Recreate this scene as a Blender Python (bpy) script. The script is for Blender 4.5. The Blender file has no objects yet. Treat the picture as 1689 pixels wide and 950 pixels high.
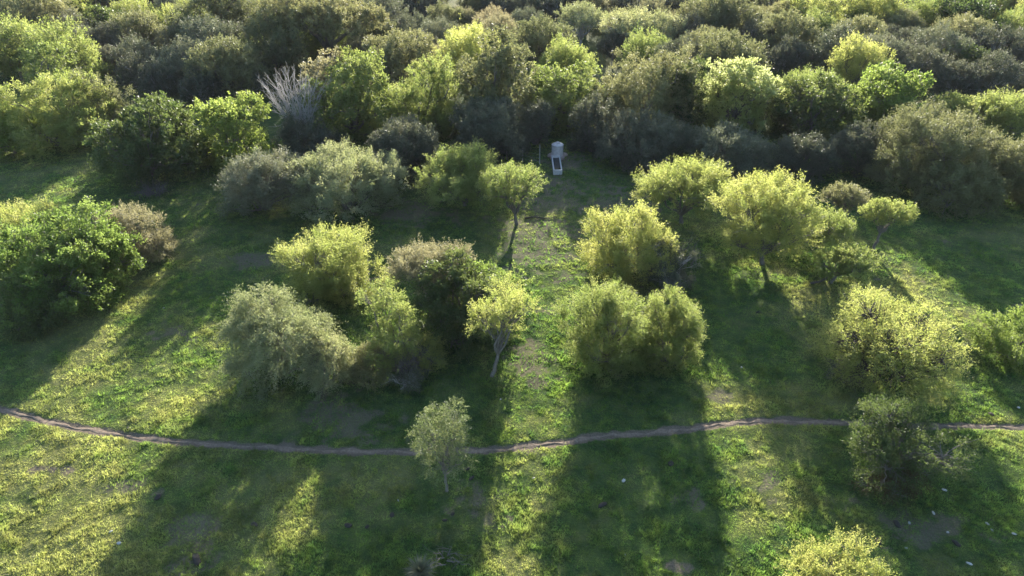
import bpy, math, random
import numpy as np
from mathutils import Vector
R = math.radians
sc = bpy.context.scene
col = sc.collection

# ------------------------------------------------------------------ camera, sky, sun, exposure
PITCH, CAM_H, HFOV = 32.0, 28.0, 73.7
cam_d = bpy.data.cameras.new("camera"); cam = bpy.data.objects.new("camera", cam_d); col.objects.link(cam)
cam.location = (0, 0, CAM_H); cam.rotation_euler = (R(90 - PITCH), 0, 0)
cam_d.sensor_fit = 'HORIZONTAL'; cam_d.angle = R(HFOV); cam_d.clip_start = 0.5; cam_d.clip_end = 6000
sc.camera = cam
SUN_EL, SUN_AZ = 15.0, 6.0          # azimuth: degrees to the right of the view direction (+Y)
world = bpy.data.worlds.new("World"); sc.world = world; world.use_nodes = True
wn = world.node_tree.nodes; wl = world.node_tree.links
bg = wn['Background']; sky = wn.new('ShaderNodeTexSky')
sky.sky_type = 'NISHITA'; sky.sun_disc = False
sky.sun_elevation = R(SUN_EL); sky.sun_rotation = R(SUN_AZ)
sky.air_density = 1.0; sky.dust_density = 1.2; sky.ozone_density = 2.5
wl.new(sky.outputs[0], bg.inputs[0]); bg.inputs[1].default_value = 0.13
sun_d = bpy.data.lights.new("sun", 'SUN'); sun = bpy.data.objects.new("sun", sun_d); col.objects.link(sun)
sun_d.energy = 5.0; sun_d.angle = R(0.55); sun_d.color = (1.0, 0.93, 0.80)
to_sun = Vector((math.sin(R(SUN_AZ)) * math.cos(R(SUN_EL)), math.cos(R(SUN_AZ)) * math.cos(R(SUN_EL)), math.sin(R(SUN_EL))))
sun.rotation_euler = to_sun.to_track_quat('Z', 'Y').to_euler()
sun.location = (0, 60, 80)
sc.view_settings.view_transform = 'Standard'; sc.view_settings.look = 'None'
sc.view_settings.exposure = 1.85; sc.view_settings.gamma = 1.0; sc.view_settings.use_curve_mapping = False
cy = sc.cycles
cy.max_bounces = 8; cy.diffuse_bounces = 5; cy.glossy_bounces = 2; cy.transmission_bounces = 5
cy.transparent_max_bounces = 6; cy.volume_bounces = 0; cy.use_denoising = True; cy.use_adaptive_sampling = False; cy.denoising_prefilter = 'ACCURATE'; cy.denoising_input_passes = 'RGB_ALBEDO_NORMAL'
cy.caustics_reflective = False; cy.caustics_refractive = False

# ------------------------------------------------------------------ pixels of the survey photograph <-> ground points
F = 844.5 / math.tan(R(HFOV / 2)); CP, SP = math.cos(R(PITCH)), math.sin(R(PITCH))
def at(u, v, z=0.0):
    dx, dy = (u - 844.5) / F, (475 - v) / F
    d = (dx, dy * SP + CP, dy * CP - SP)
    k = (z - CAM_H) / d[2]
    return d[0] * k, d[1] * k
def depth(y, z=0.0): return y * CP - (z - CAM_H) * SP
def height_at(y, v):
    t = (475 - v) / F
    return CAM_H + y * (t * CP - SP) / (CP + t * SP)

# ------------------------------------------------------------------ numpy noise
def _h(ix, iy, s):
    n = (ix.astype(np.int64) * 374761393 + iy.astype(np.int64) * 668265263 + s * 982451653) & 0x7fffffff
    n = (n ^ (n >> 13)) * 1274126177 & 0x7fffffff
    return ((n ^ (n >> 16)) & 0xffff) / 65535.0
def vnoise(x, y, s=0):
    ix, iy = np.floor(x), np.floor(y); fx, fy = x - ix, y - iy
    fx = fx * fx * (3 - 2 * fx); fy = fy * fy * (3 - 2 * fy)
    a = _h(ix, iy, s); b = _h(ix + 1, iy, s); c = _h(ix, iy + 1, s); d = _h(ix + 1, iy + 1, s)
    return (a * (1 - fx) + b * fx) * (1 - fy) + (c * (1 - fx) + d * fx) * fy
def fbm(x, y, s=0, o=4, g=0.5):
    t = 0; a = 1; n = 0
    for i in range(o):
        t = t + a * vnoise(x * 2 ** i + 17.3 * i, y * 2 ** i - 9.1 * i, s + i); n += a; a *= g
    return t / n
def sstep(a, b, x):
    t = np.clip((x - a) / (b - a), 0, 1); return t * t * (3 - 2 * t)

# ------------------------------------------------------------------ terrain
PATH_PX = [(-120, 655), (0, 675), (90, 697), (190, 716), (300, 730), (430, 739), (560, 745), (700, 748), (800, 745), (900, 735),
           (1000, 722), (1080, 716), (1150, 707), (1210, 698), (1290, 694), (1400, 696), (1500, 701), (1600, 702), (1690, 704), (1840, 712)]
_pp = np.array([at(u, v) for u, v in PATH_PX])
def catmull(P, n=14):
    out = []
    for i in range(len(P) - 1):
        p0, p1, p2, p3 = P[max(i - 1, 0)], P[i], P[i + 1], P[min(i + 2, len(P) - 1)]
        for k in range(n):
            t = k / n
            out.append(0.5 * ((2 * p1) + (p2 - p0) * t + (2 * p0 - 5 * p1 + 4 * p2 - p3) * t * t + (3 * p1 - p0 - 3 * p2 + p3) * t ** 3))
    out.append(P[-1]); return np.array(out)
PATH = catmull(_pp)
def path_dist(x, y):
    # the path runs mostly along X: vertical distance to its line, corrected for slope
    py = np.interp(x, PATH[:, 0], PATH[:, 1]); sl = np.gradient(PATH[:, 1], PATH[:, 0])
    return np.abs(y - py) / np.sqrt(1 + np.interp(x, PATH[:, 0], sl) ** 2)
BARE_PX = [(560, 700, 2.6, 1.6), (610, 690, 1.6, 1.0), (905, 512, 1.1, .5), (880, 600, 1.5, 2.2), (1240, 800, 1.6, 1.0), (1270, 830, 1.2, .8), (95, 722, 1.1, .6),
           (1190, 655, .7, .7), (880, 745, 1.2, .5), (200, 810, 1.6, .7), (1510, 860, 2.4, 1.2), (740, 735, 1.5, .8), (300, 545, 2.0, 1.1), (420, 430, 3, 1.3),
           (920, 330, 4.5, 8), (900, 410, 4, 5), (690, 350, 5, 3), (1010, 330, 4, 4), (560, 665, 1.8, 1.8), (1150, 830, .8, .8), (800, 830, 1.6, 1.2), (940, 270, 3, 3), (330, 880, 1.5, 1.5)]
_bare = [(*at(u, v), a, b) for u, v, a, b in BARE_PX]
def fields(x, y):
    """dry (0 green .. 1 straw) and bare (0 turf .. 1 soil) at ground points"""
    n1 = fbm(x * 0.13, y * 0.16, 5, 4); n2 = fbm(x * 0.5, y * 0.5, 11, 4); n3 = fbm(x * 1.7, y * 1.7, 31, 3)
    side = 0.09 * np.exp(-((x + 24) / 11) ** 2 - ((y - 25) / 9) ** 2)
    dry = .9 * sstep(0.45, 0.68, 0.5 * n1 + 0.3 * n2 + 0.2 * n3 + side)
    bare = np.zeros_like(x)
    for bx, by, a, b in _bare:
        d = np.sqrt(((x - bx) / a) ** 2 + ((y - by) / b) ** 2)
        bare = np.maximum(bare, sstep(1.35, 0.35, d + (n3 - .5) * 2.6 + (n2 - .5) * 2.2) * .5)
    bare = np.maximum(bare, 0.6 * sstep(0.70, 0.80, 0.45 * n2 + 0.55 * fbm(x * 0.8, y * 0.8, 77, 3)))
    pd = path_dist(x, y)
    bare = np.maximum(bare, sstep(0.42, 0.14, pd + (n3 - .5) * .35))
    return dry, bare
def ground_z(x, y):
    x = np.asarray(x, float); y = np.asarray(y, float)
    z = 0.55 * (fbm(x * 0.045, y * 0.045, 3, 2) - .5) + 0.16 * (fbm(x * 0.33, y * 0.33, 8, 3) - .5) + 0.10 * (fbm(x * 1.3, y * 1.3, 21, 2) - .5)
    return z * sstep(500, 200, np.hypot(x, y)) - 0.07 * sstep(0.5, 0.1, path_dist(x, y))
def gz(x, y): return float(ground_z(np.array([x]), np.array([y]))[0])

# ------------------------------------------------------------------ object helpers
def tag(o, label=None, cat=None, group=None, kind=None):
    if label: o['label'] = label
    if cat: o['category'] = cat
    if group: o['group'] = group
    if kind: o['kind'] = kind
    return o
def empty(name, loc, rz=0):
    o = bpy.data.objects.new(name, None); col.objects.link(o); o.location = loc; o.rotation_euler = (0, 0, rz)
    o.empty_display_size = 0.3; return o
def mesh_np(name, V, faces, mat, parent=None, attrs=None, smooth=False):
    """V (n,3); faces: (m,k) int array, all faces k-gons"""
    me = bpy.data.meshes.new(name); m, k = faces.shape
    me.vertices.add(len(V)); me.vertices.foreach_set('co', np.ascontiguousarray(V, np.float32).ravel())
    me.loops.add(m * k); me.loops.foreach_set('vertex_index', np.ascontiguousarray(faces, np.int32).ravel())
    me.polygons.add(m); me.polygons.foreach_set('loop_start', np.arange(0, m * k, k, dtype=np.int32))
    if attrs:
        for an, av in attrs.items():
            a = me.attributes.new(an, 'FLOAT', 'POINT'); a.data.foreach_set('value', np.ascontiguousarray(av, np.float32))
    me.update(calc_edges=True)
    if smooth: me.polygons.foreach_set('use_smooth', np.ones(m, bool))
    me.materials.append(mat)
    o = bpy.data.objects.new(name, me); col.objects.link(o)
    if parent: o.parent = parent
    return o
class MB:
    """collects boxes, tubes and lathes of one part, then links them as ONE mesh object"""
    def __init__(s): s.v = []; s.f = []
    def add(s, v, f):
        b = len(s.v); s.v += [tuple(p) for p in v]; s.f += [tuple(i + b for i in q) for q in f]
    def box(s, x0, x1, y0, y1, z0, z1, j=0, rng=random):
        v = [(x + rng.uniform(-j, j), y + rng.uniform(-j, j), z + rng.uniform(-j, j)) for x in (x0, x1) for y in (y0, y1) for z in (z0, z1)]
        s.add(v, [(0, 1, 3, 2), (4, 6, 7, 5), (0, 4, 5, 1), (2, 3, 7, 6), (0, 2, 6, 4), (1, 5, 7, 3)])
    def tube(s, pts, rad, n=6, cap=True):
        pts = [Vector(p) for p in pts]; b = len(s.v); a = None
        for i, p in enumerate(pts):
            d = (pts[min(i + 1, len(pts) - 1)] - pts[max(i - 1, 0)])
            if d.length < 1e-9: d = Vector((0, 0, 1))
            d.normalize()
            if a is None: a = d.orthogonal().normalized()
            a = a - d * a.dot(d)
            a = a.normalized() if a.length > 1e-6 else d.orthogonal().normalized()
            c = d.cross(a)
            r = rad[i] if hasattr(rad, '__len__') else rad
            for k in range(n):
                t = 2 * math.pi * k / n; s.v.append(tuple(p + (a * math.cos(t) + c * math.sin(t)) * r))
        for i in range(len(pts) - 1):
            for k in range(n):
                k2 = (k + 1) % n
                s.f.append((b + i * n + k, b + i * n + k2, b + (i + 1) * n + k2, b + (i + 1) * n + k))
        if cap:
            s.f.append(tuple(b + k for k in range(n))[::-1]); s.f.append(tuple(b + (len(pts) - 1) * n + k for k in range(n)))
    def lathe(s, prof, n=40, c=(0, 0)):
        b = len(s.v)
        for r, z in prof:
            for k in range(n):
                t = 2 * math.pi * k / n; s.v.append((c[0] + r * math.cos(t), c[1] + r * math.sin(t), z))
        for i in range(len(prof) - 1):
            for k in range(n):
                k2 = (k + 1) % n; s.f.append((b + i * n + k, b + i * n + k2, b + (i + 1) * n + k2, b + (i + 1) * n + k))
        s.f.append(tuple(b + k for k in range(n))[::-1]); s.f.append(tuple(b + (len(prof) - 1) * n + k for k in range(n)))
    def build(s, name, mat, parent=None, smooth=False):
        me = bpy.data.meshes.new(name); me.from_pydata(s.v, [], s.f); me.update()
        if smooth: me.polygons.foreach_set('use_smooth', np.ones(len(me.polygons), bool))
        me.materials.append(mat); o = bpy.data.objects.new(name, me); col.objects.link(o)
        if parent: o.parent = parent
        return o

# ------------------------------------------------------------------ materials
def newmat(name):
    m = bpy.data.materials.new(name); m.use_nodes = True; nt = m.node_tree
    return m, nt, nt.nodes, nt.links, nt.nodes['Principled BSDF'], nt.nodes['Material Output']
def rgb(c): return (c[0], c[1], c[2], 1)
def mixc(nt, fac, a, b, bt='MIX'):
    n = nt.nodes.new('ShaderNodeMix'); n.data_type = 'RGBA'; n.blend_type = bt
    for s, v in ((0, fac), (6, a), (7, b)):
        if hasattr(v, 'is_linked'): nt.links.new(v, n.inputs[s])
        elif isinstance(v, (int, float)): n.inputs[s].default_value = v
        else: n.inputs[s].default_value = rgb(v)
    return n.outputs[2]
def ramp(nt, src, a, b):
    n = nt.nodes.new('ShaderNodeMapRange'); n.inputs[1].default_value = a; n.inputs[2].default_value = b
    nt.links.new(src, n.inputs[0]); return n.outputs[0]
def noise(nt, scale, detail=4, rough=.6, vec=None):
    n = nt.nodes.new('ShaderNodeTexNoise'); n.inputs['Scale'].default_value = scale
    n.inputs['Detail'].default_value = detail; n.inputs['Roughness'].default_value = rough
    if vec is not None: nt.links.new(vec, n.inputs['Vector'])
    return n.outputs[0]
def leaf_mat(name, c1, c2, t1, t2, mix=.5, rough=.55, spec=.3):
    """leaves: reflected colour between c1 and c2, colour of the light that comes through between t1 and t2"""
    m, nt, N, L, P, out = newmat(name)
    at_ = N.new('ShaderNodeAttribute'); at_.attribute_name = 'tint'
    oi = N.new('ShaderNodeObjectInfo')
    hs = N.new('ShaderNodeHueSaturation'); hs2 = N.new('ShaderNodeHueSaturation')
    mr = N.new('ShaderNodeMapRange'); mr.inputs[3].default_value = .482; mr.inputs[4].default_value = .512; L.new(oi.outputs['Random'], mr.inputs[0])
    mv = N.new('ShaderNodeMapRange'); mv.inputs[3].default_value = 1.18; mv.inputs[4].default_value = .82; L.new(oi.outputs['Random'], mv.inputs[0])
    for h, a, b in ((hs, c1, c2), (hs2, t1, t2)):
        L.new(mr.outputs[0], h.inputs['Hue']); L.new(mv.outputs[0], h.inputs['Value'])
        L.new(mixc(nt, at_.outputs['Fac'], a, b), h.inputs['Color'])
    L.new(hs.outputs[0], P.inputs['Base Color']); P.inputs['Roughness'].default_value = rough
    P.inputs['Specular IOR Level'].default_value = spec
    tr = N.new('ShaderNodeBsdfTranslucent'); L.new(hs2.outputs[0], tr.inputs[0])
    mx = N.new('ShaderNodeMixShader'); mx.inputs[0].default_value = mix
    L.new(P.outputs[0], mx.inputs[1]); L.new(tr.outputs[0], mx.inputs[2]); L.new(mx.outputs[0], out.inputs[0])
    return m
LM = {
 'yellow': leaf_mat('yellow_green_acacia_leaf', (.10, .125, .040), (.17, .18, .065), (.36, .46, .10), (.56, .58, .18), .5),
 'sage':   leaf_mat('sage_green_leaf', (.07, .10, .045), (.12, .15, .07), (.15, .22, .07), (.25, .30, .11), .36),
 'lime':   leaf_mat('soft_green_leaf', (.10, .13, .045), (.17, .19, .07), (.30, .38, .08), (.46, .50, .14), .45),
 'olive':  leaf_mat('olive_acacia_leaf', (.085, .098, .045), (.14, .145, .07), (.24, .27, .10), (.37, .37, .16), .38),
 'grey':   leaf_mat('grey_green_acacia_leaf', (.085, .10, .065), (.16, .165, .105), (.17, .20, .10), (.28, .29, .16), .32),
 'pale':   leaf_mat('pale_grey_green_leaf', (.15, .17, .10), (.26, .27, .17), (.35, .40, .14), (.56, .56, .25), .45),
 'tan':    leaf_mat('tan_olive_leaf', (.13, .125, .07), (.21, .19, .11), (.32, .31, .14), (.46, .42, .22), .42),
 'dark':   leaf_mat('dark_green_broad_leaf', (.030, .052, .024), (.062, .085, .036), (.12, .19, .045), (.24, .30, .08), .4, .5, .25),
 'bright': leaf_mat('bright_green_broad_leaf', (.055, .090, .026), (.11, .145, .045), (.22, .34, .06), (.40, .50, .12), .48, .5, .25),
 'light':  leaf_mat('pale_yellow_broad_leaf', (.12, .14, .04), (.22, .23, .08), (.42, .52, .16), (.60, .66, .30), .5, .5, .3),
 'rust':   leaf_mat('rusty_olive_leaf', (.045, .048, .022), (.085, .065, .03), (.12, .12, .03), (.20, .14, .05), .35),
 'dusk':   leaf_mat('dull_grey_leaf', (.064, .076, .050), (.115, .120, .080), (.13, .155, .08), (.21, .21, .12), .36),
}
def bark_mat(name, a, b):
    m, nt, N, L, P, out = newmat(name)
    tc = N.new('ShaderNodeTexCoord'); mp = N.new('ShaderNodeMapping'); mp.inputs['Scale'].default_value = (5, 5, 1.3); L.new(tc.outputs['Object'], mp.inputs[0])
    n = noise(nt, 3, 6, .7, mp.outputs[0]); L.new(mixc(nt, ramp(nt, n, .3, .7), a, b), P.inputs['Base Color'])
    P.inputs['Roughness'].default_value = .9
    bp = N.new('ShaderNodeBump'); bp.inputs['Distance'].default_value = .02; bp.inputs['Strength'].default_value = .8
    L.new(n, bp.inputs['Height']); L.new(bp.outputs[0], P.inputs['Normal'])
    return m
BARK = bark_mat('grey_brown_bark', (.07, .058, .045), (.20, .175, .15))
BARK_PALE = bark_mat('pale_grey_bark', (.22, .20, .18), (.46, .43, .40))
BARK_DARK = bark_mat('dark_bark', (.035, .028, .022), (.11, .09, .07))

# ground: turf under the blades, soil where bare
GREEN1, GREEN2, STRAW1, STRAW2, SOIL1, SOIL2 = (.046, .080, .026), (.098, .134, .036), (.125, .140, .046), (.20, .195, .080), (.085, .066, .048), (.20, .16, .115)
def turf_colour(nt, N, L, mul=1.0):
    g = N.new('ShaderNodeNewGeometry')
    dry = N.new('ShaderNodeAttribute'); dry.attribute_name = 'dry'
    s = lambda c: tuple(v * mul for v in c)
    n1 = noise(nt, 1.1, 6, .72, g.outputs['Position']); n2 = noise(nt, 5.5, 4, .6, g.outputs['Position'])
    gr = mixc(nt, ramp(nt, n1, .40, .62), s(GREEN1), s(GREEN2)); st = mixc(nt, ramp(nt, n2, .3, .7), s(STRAW1), s(STRAW2))
    return g, n1, n2, mixc(nt, dry.outputs['Fac'], gr, st)
def ground_material():
    m, nt, N, L, P, out = newmat('turf_and_soil')
    g, n1, n2, c = turf_colour(nt, N, L, .8)
    bare = N.new('ShaderNodeAttribute'); bare.attribute_name = 'bare'
    n3 = noise(nt, 16, 5, .7, g.outputs['Position'])
    soil = mixc(nt, ramp(nt, n3, .3, .72), SOIL1, SOIL2)
    vo = N.new('ShaderNodeMath'); vo.operation = 'MULTIPLY_ADD'; L.new(n3, vo.inputs[0]); vo.inputs[1].default_value = .7; vo.inputs[2].default_value = -.35
    ad = N.new('ShaderNodeMath'); ad.operation = 'ADD'; L.new(bare.outputs['Fac'], ad.inputs[0]); L.new(vo.outputs[0], ad.inputs[1])
    c = mixc(nt, ramp(nt, ad.outputs[0], .3, .6), c, soil)
    L.new(c, P.inputs['Base Color']); P.inputs['Roughness'].default_value = 1; P.inputs['Specular IOR Level'].default_value = .1
    bp = N.new('ShaderNodeBump'); bp.inputs['Distance'].default_value = .12; bp.inputs['Strength'].default_value = .8
    b2 = N.new('ShaderNodeBump'); b2.inputs['Distance'].default_value = .05; b2.inputs['Strength'].default_value = .8
    L.new(n2, bp.inputs['Height']); L.new(n3, b2.inputs['Height']); L.new(bp.outputs[0], b2.inputs['Normal']); L.new(b2.outputs[0], P.inputs['Normal'])
    return m
def path_material():
    m, nt, N, L, P, out = newmat('trodden_soil')
    g = N.new('ShaderNodeNewGeometry'); n = noise(nt, 7, 6, .7, g.outputs['Position'])
    L.new(mixc(nt, ramp(nt, n, .32, .68), (.115, .080, .054), (.25, .185, .13)), P.inputs['Base Color']); P.inputs['Roughness'].default_value = 1
    bp = N.new('ShaderNodeBump'); bp.inputs['Distance'].default_value = .04; L.new(n, bp.inputs['Height']); L.new(bp.outputs[0], P.inputs['Normal'])
    return m
def blade_material():
    m, nt, N, L, P, out = newmat('grass_blades')
    g, n1, n2, c = turf_colour(nt, N, L, 1.0)
    ti = N.new('ShaderNodeAttribute'); ti.attribute_name = 'tint'
    hs = N.new('ShaderNodeHueSaturation'); mr = N.new('ShaderNodeMapRange'); mr.inputs[3].default_value = .55; mr.inputs[4].default_value = 1.4
    L.new(ti.outputs['Fac'], mr.inputs[0]); L.new(mr.outputs[0], hs.inputs['Value']); L.new(c, hs.inputs['Color'])
    L.new(hs.outputs[0], P.inputs['Base Color']); P.inputs['Roughness'].default_value = .6
    h2 = N.new('ShaderNodeHueSaturation'); h2.inputs['Value'].default_value = 4.4; h2.inputs['Saturation'].default_value = 1.15; L.new(hs.outputs[0], h2.inputs['Color'])
    tr = N.new('ShaderNodeBsdfTranslucent'); L.new(h2.outputs[0], tr.inputs[0])
    mx = N.new('ShaderNodeMixShader'); mx.inputs[0].default_value = .5
    L.new(P.outputs[0], mx.inputs[1]); L.new(tr.outputs[0], mx.inputs[2]); L.new(mx.outputs[0], out.inputs[0])
    return m
def plain(name, a, b, sc_=6, rough=.8, metal=0, bump=.01):
    m, nt, N, L, P, out = newmat(name)
    tc = N.new('ShaderNodeTexCoord'); n = noise(nt, sc_, 6, .65, tc.outputs['Object'])
    L.new(mixc(nt, ramp(nt, n, .3, .7), a, b), P.inputs['Base Color']); P.inputs['Roughness'].default_value = rough; P.inputs['Metallic'].default_value = metal
    bp = N.new('ShaderNodeBump'); bp.inputs['Distance'].default_value = bump; L.new(n, bp.inputs['Height']); L.new(bp.outputs[0], P.inputs['Normal'])
    return m
M_GROUND, M_PATH, M_BLADE = ground_material(), path_material(), blade_material()
M_TANK = plain('weathered_white_plastic', (.36, .31, .29), (.56, .49, .46), 3, .55)
M_CONC = plain('pale_concrete', (.36, .33, .31), (.58, .55, .52), 9, .9)
M_BRICK = plain('pinkish_rubble', (.30, .20, .17), (.48, .36, .30), 14, .95, 0, .03)
M_STONE = plain('pale_stone', (.28, .26, .23), (.56, .54, .50), 11, .9, 0, .03)
M_DUNG = plain('dry_dung', (.018, .014, .010), (.05, .04, .03), 14, .95, 0, .03)
M_POST = plain('grey_wood', (.20, .18, .15), (.36, .32, .28), 9, .9)
M_WIRE = plain('fence_wire', (.25, .25, .25), (.35, .34, .33), 5, .5, .8)
M_WATER, _nt, _N, _L, _P, _o = newmat('trough_water')
_P.inputs['Base Color'].default_value = (.012, .016, .014, 1); _P.inputs['Roughness'].default_value = .06

# ------------------------------------------------------------------ ground sheet, path
def axis(lo, hi, step, far, growth=1.16):
    mid = list(np.arange(lo, hi + 1e-6, step)); a = []; s = step; x = hi
    while x < far: s *= growth; x += s; a.append(x)
    b = []; s = step; x = lo
    while x > -far: s *= growth; x -= s; b.append(x)
    return np.array(b[::-1] + mid + a)
gx, gy = axis(-46, 46, .2, 1600), axis(14, 74, .2, 1600)
GX, GY = np.meshgrid(gx, gy); fx, fy = GX.ravel(), GY.ravel()
nx, ny = len(gx), len(gy); idx = np.arange(nx * ny).reshape(ny, nx)
faces = np.stack([idx[:-1, :-1], idx[:-1, 1:], idx[1:, 1:], idx[1:, :-1]], -1).reshape(-1, 4)
dry_, bare_ = fields(fx, fy)
ground = mesh_np('ground', np.stack([fx, fy, ground_z(fx, fy)], 1), faces, M_GROUND, None, {'dry': dry_, 'bare': bare_}, smooth=True)
tag(ground, kind='structure')
pv, pf = [], []
for i, (x, y) in enumerate(PATH):
    t = PATH[min(i + 1, len(PATH) - 1)] - PATH[max(i - 1, 0)]; t = t / np.hypot(*t); n = np.array([-t[1], t[0]])
    wob = .05 * math.sin(i * .9) + .04 * math.sin(i * .37)
    hw = .12 + .05 * math.sin(i * .53) + .04 * math.sin(i * 1.7)
    for k, s in enumerate((-1, -.5, 0, .5, 1)):
        q = np.array([x, y]) + n * (s * hw + wob); pv.append((q[0], q[1], gz(*q) + .012 + (.02 if abs(s) < 1 else 0)))
for i in range(len(PATH) - 1):
    for k in range(4):
        a = i * 5 + k; pf.append((a, a + 5, a + 6, a + 1))
path = mesh_np('path', np.array(pv), np.array(pf)[:, ::-1], M_PATH, None, None, True); tag(path, kind='structure')

# ------------------------------------------------------------------ grass (stuff)
def grass():
    rng = np.random.default_rng(7); X, Y, S = [], [], []
    for y0, y1, dens, sc_ in ((14, 24, 300, .75), (24, 33, 220, .82), (33, 46, 130, 1.0), (46, 62, 75, 1.25), (62, 78, 38, 1.6)):
        hw = (y1 * CP + 15) * .80 + 3
        n = int(dens * (y1 - y0) * 2 * hw); X.append(rng.uniform(-hw, hw, n)); Y.append(rng.uniform(y0, y1, n)); S.append(np.full(n, sc_))
    X, Y, S = map(np.concatenate, (X, Y, S))
    dry, bare = fields(X, Y)
    lush = fbm(X * .7, Y * .7, 51, 3); tus = fbm(X * 2.6, Y * 2.6, 63, 2)
    keep = rng.random(len(X)) > np.clip(bare * 1.25, 0, 1); keep &= ((path_dist(X, Y) > .10 + .10 * rng.random(len(X)) + .06 * np.sin(X * 2.1)) | (rng.random(len(X)) < .05))
    X, Y, S, dry, lush, tus = (a[keep] for a in (X, Y, S, dry, lush, tus)); n = len(X)
    h = (.045 + .05 * rng.random(n)) * (.6 + 1.1 * sstep(.4, .7, lush)) + .16 * sstep(.60, .76, tus) * rng.random(n)
    h *= .8 + .2 * S
    big = rng.random(n) < .009 * sstep(.45, .6, fbm(X * .4, Y * .4, 41, 2)) + .002; h = np.where(big, h + .18 + .12 * rng.random(n), h)
    Z = ground_z(X, Y) - .01
    nb = 4; V = np.empty((n, nb, 3, 3)); tint = np.empty((n, nb, 3))
    base_t = .25 * rng.random(n) + .75 * sstep(.25, .75, .5 * fbm(X * 2.7, Y * 2.7, 91, 2) + .5 * fbm(X * .9, Y * .9, 97, 3))
    for b in range(nb):
        a = rng.uniform(0, 2 * math.pi, n); lean = rng.uniform(.1, .9, n) * h; ph = a + rng.uniform(-.9, .9, n)
        w = (.011 + .012 * rng.random(n)) * S; r = rng.uniform(0, .06, n) * S
        cx, cy_ = X + r * np.cos(a), Y + r * np.sin(a); px, py = -np.sin(ph), np.cos(ph); hh = h * rng.uniform(.6, 1.1, n)
        V[:, b, 0] = np.stack([cx - px * w, cy_ - py * w, Z], 1); V[:, b, 1] = np.stack([cx + px * w, cy_ + py * w, Z], 1)
        V[:, b, 2] = np.stack([cx + np.cos(a) * lean, cy_ + np.sin(a) * lean, Z + hh], 1)
        tint[:, b, :] = np.clip(base_t + rng.uniform(-.2, .2, n), 0, 1)[:, None]
    m = n * nb
    o = mesh_np('grass', V.reshape(-1, 3), np.arange(m * 3).reshape(m, 3), M_BLADE, None, {'tint': tint.ravel(), 'dry': np.repeat(dry, nb * 3)})
    tag(o, 'grazed green and straw coloured grass covering the clearing', 'grass', kind='stuff')
grass()

# ------------------------------------------------------------------ trees
def unit(v): return v / np.maximum(np.linalg.norm(v, axis=-1, keepdims=True), 1e-9)
STY = { # up bias, spray length, leaf width ratio, leaf scale, droop, leaf area index, lowest direction, clump radius, sprays spread, leaves on a spray
 'feather': dict(up=.50, sl=.85, wr=.30, ls=1.0, droop=.05, lai=1.15, zmin=-.55, cr=.42, sp=.24, nl=12),
 'bush':    dict(up=.40, sl=.62, wr=.34, ls=1.0, droop=.0, lai=1.35, zmin=-.80, cr=.42, sp=.36, nl=9),
 'broad':   dict(up=.25, sl=.50, wr=.55, ls=1.15, droop=.12, lai=1.3, zmin=-.75, cr=.45, sp=.5, nl=8),
 'willow':  dict(up=.30, sl=1.0, wr=.28, ls=1.0, droop=.65, lai=1.25, zmin=-.7, cr=.40, sp=.28, nl=13),
 'umbrella':dict(up=.35, sl=.60, wr=.32, ls=1.0, droop=.1, lai=1.0, zmin=-.25, cr=.42, sp=.4, nl=10),
 'sparse':  dict(up=.30, sl=.55, wr=.34, ls=1.0, droop=.15, lai=.75, zmin=-.7, cr=.32, sp=.45, nl=9),
}
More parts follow.
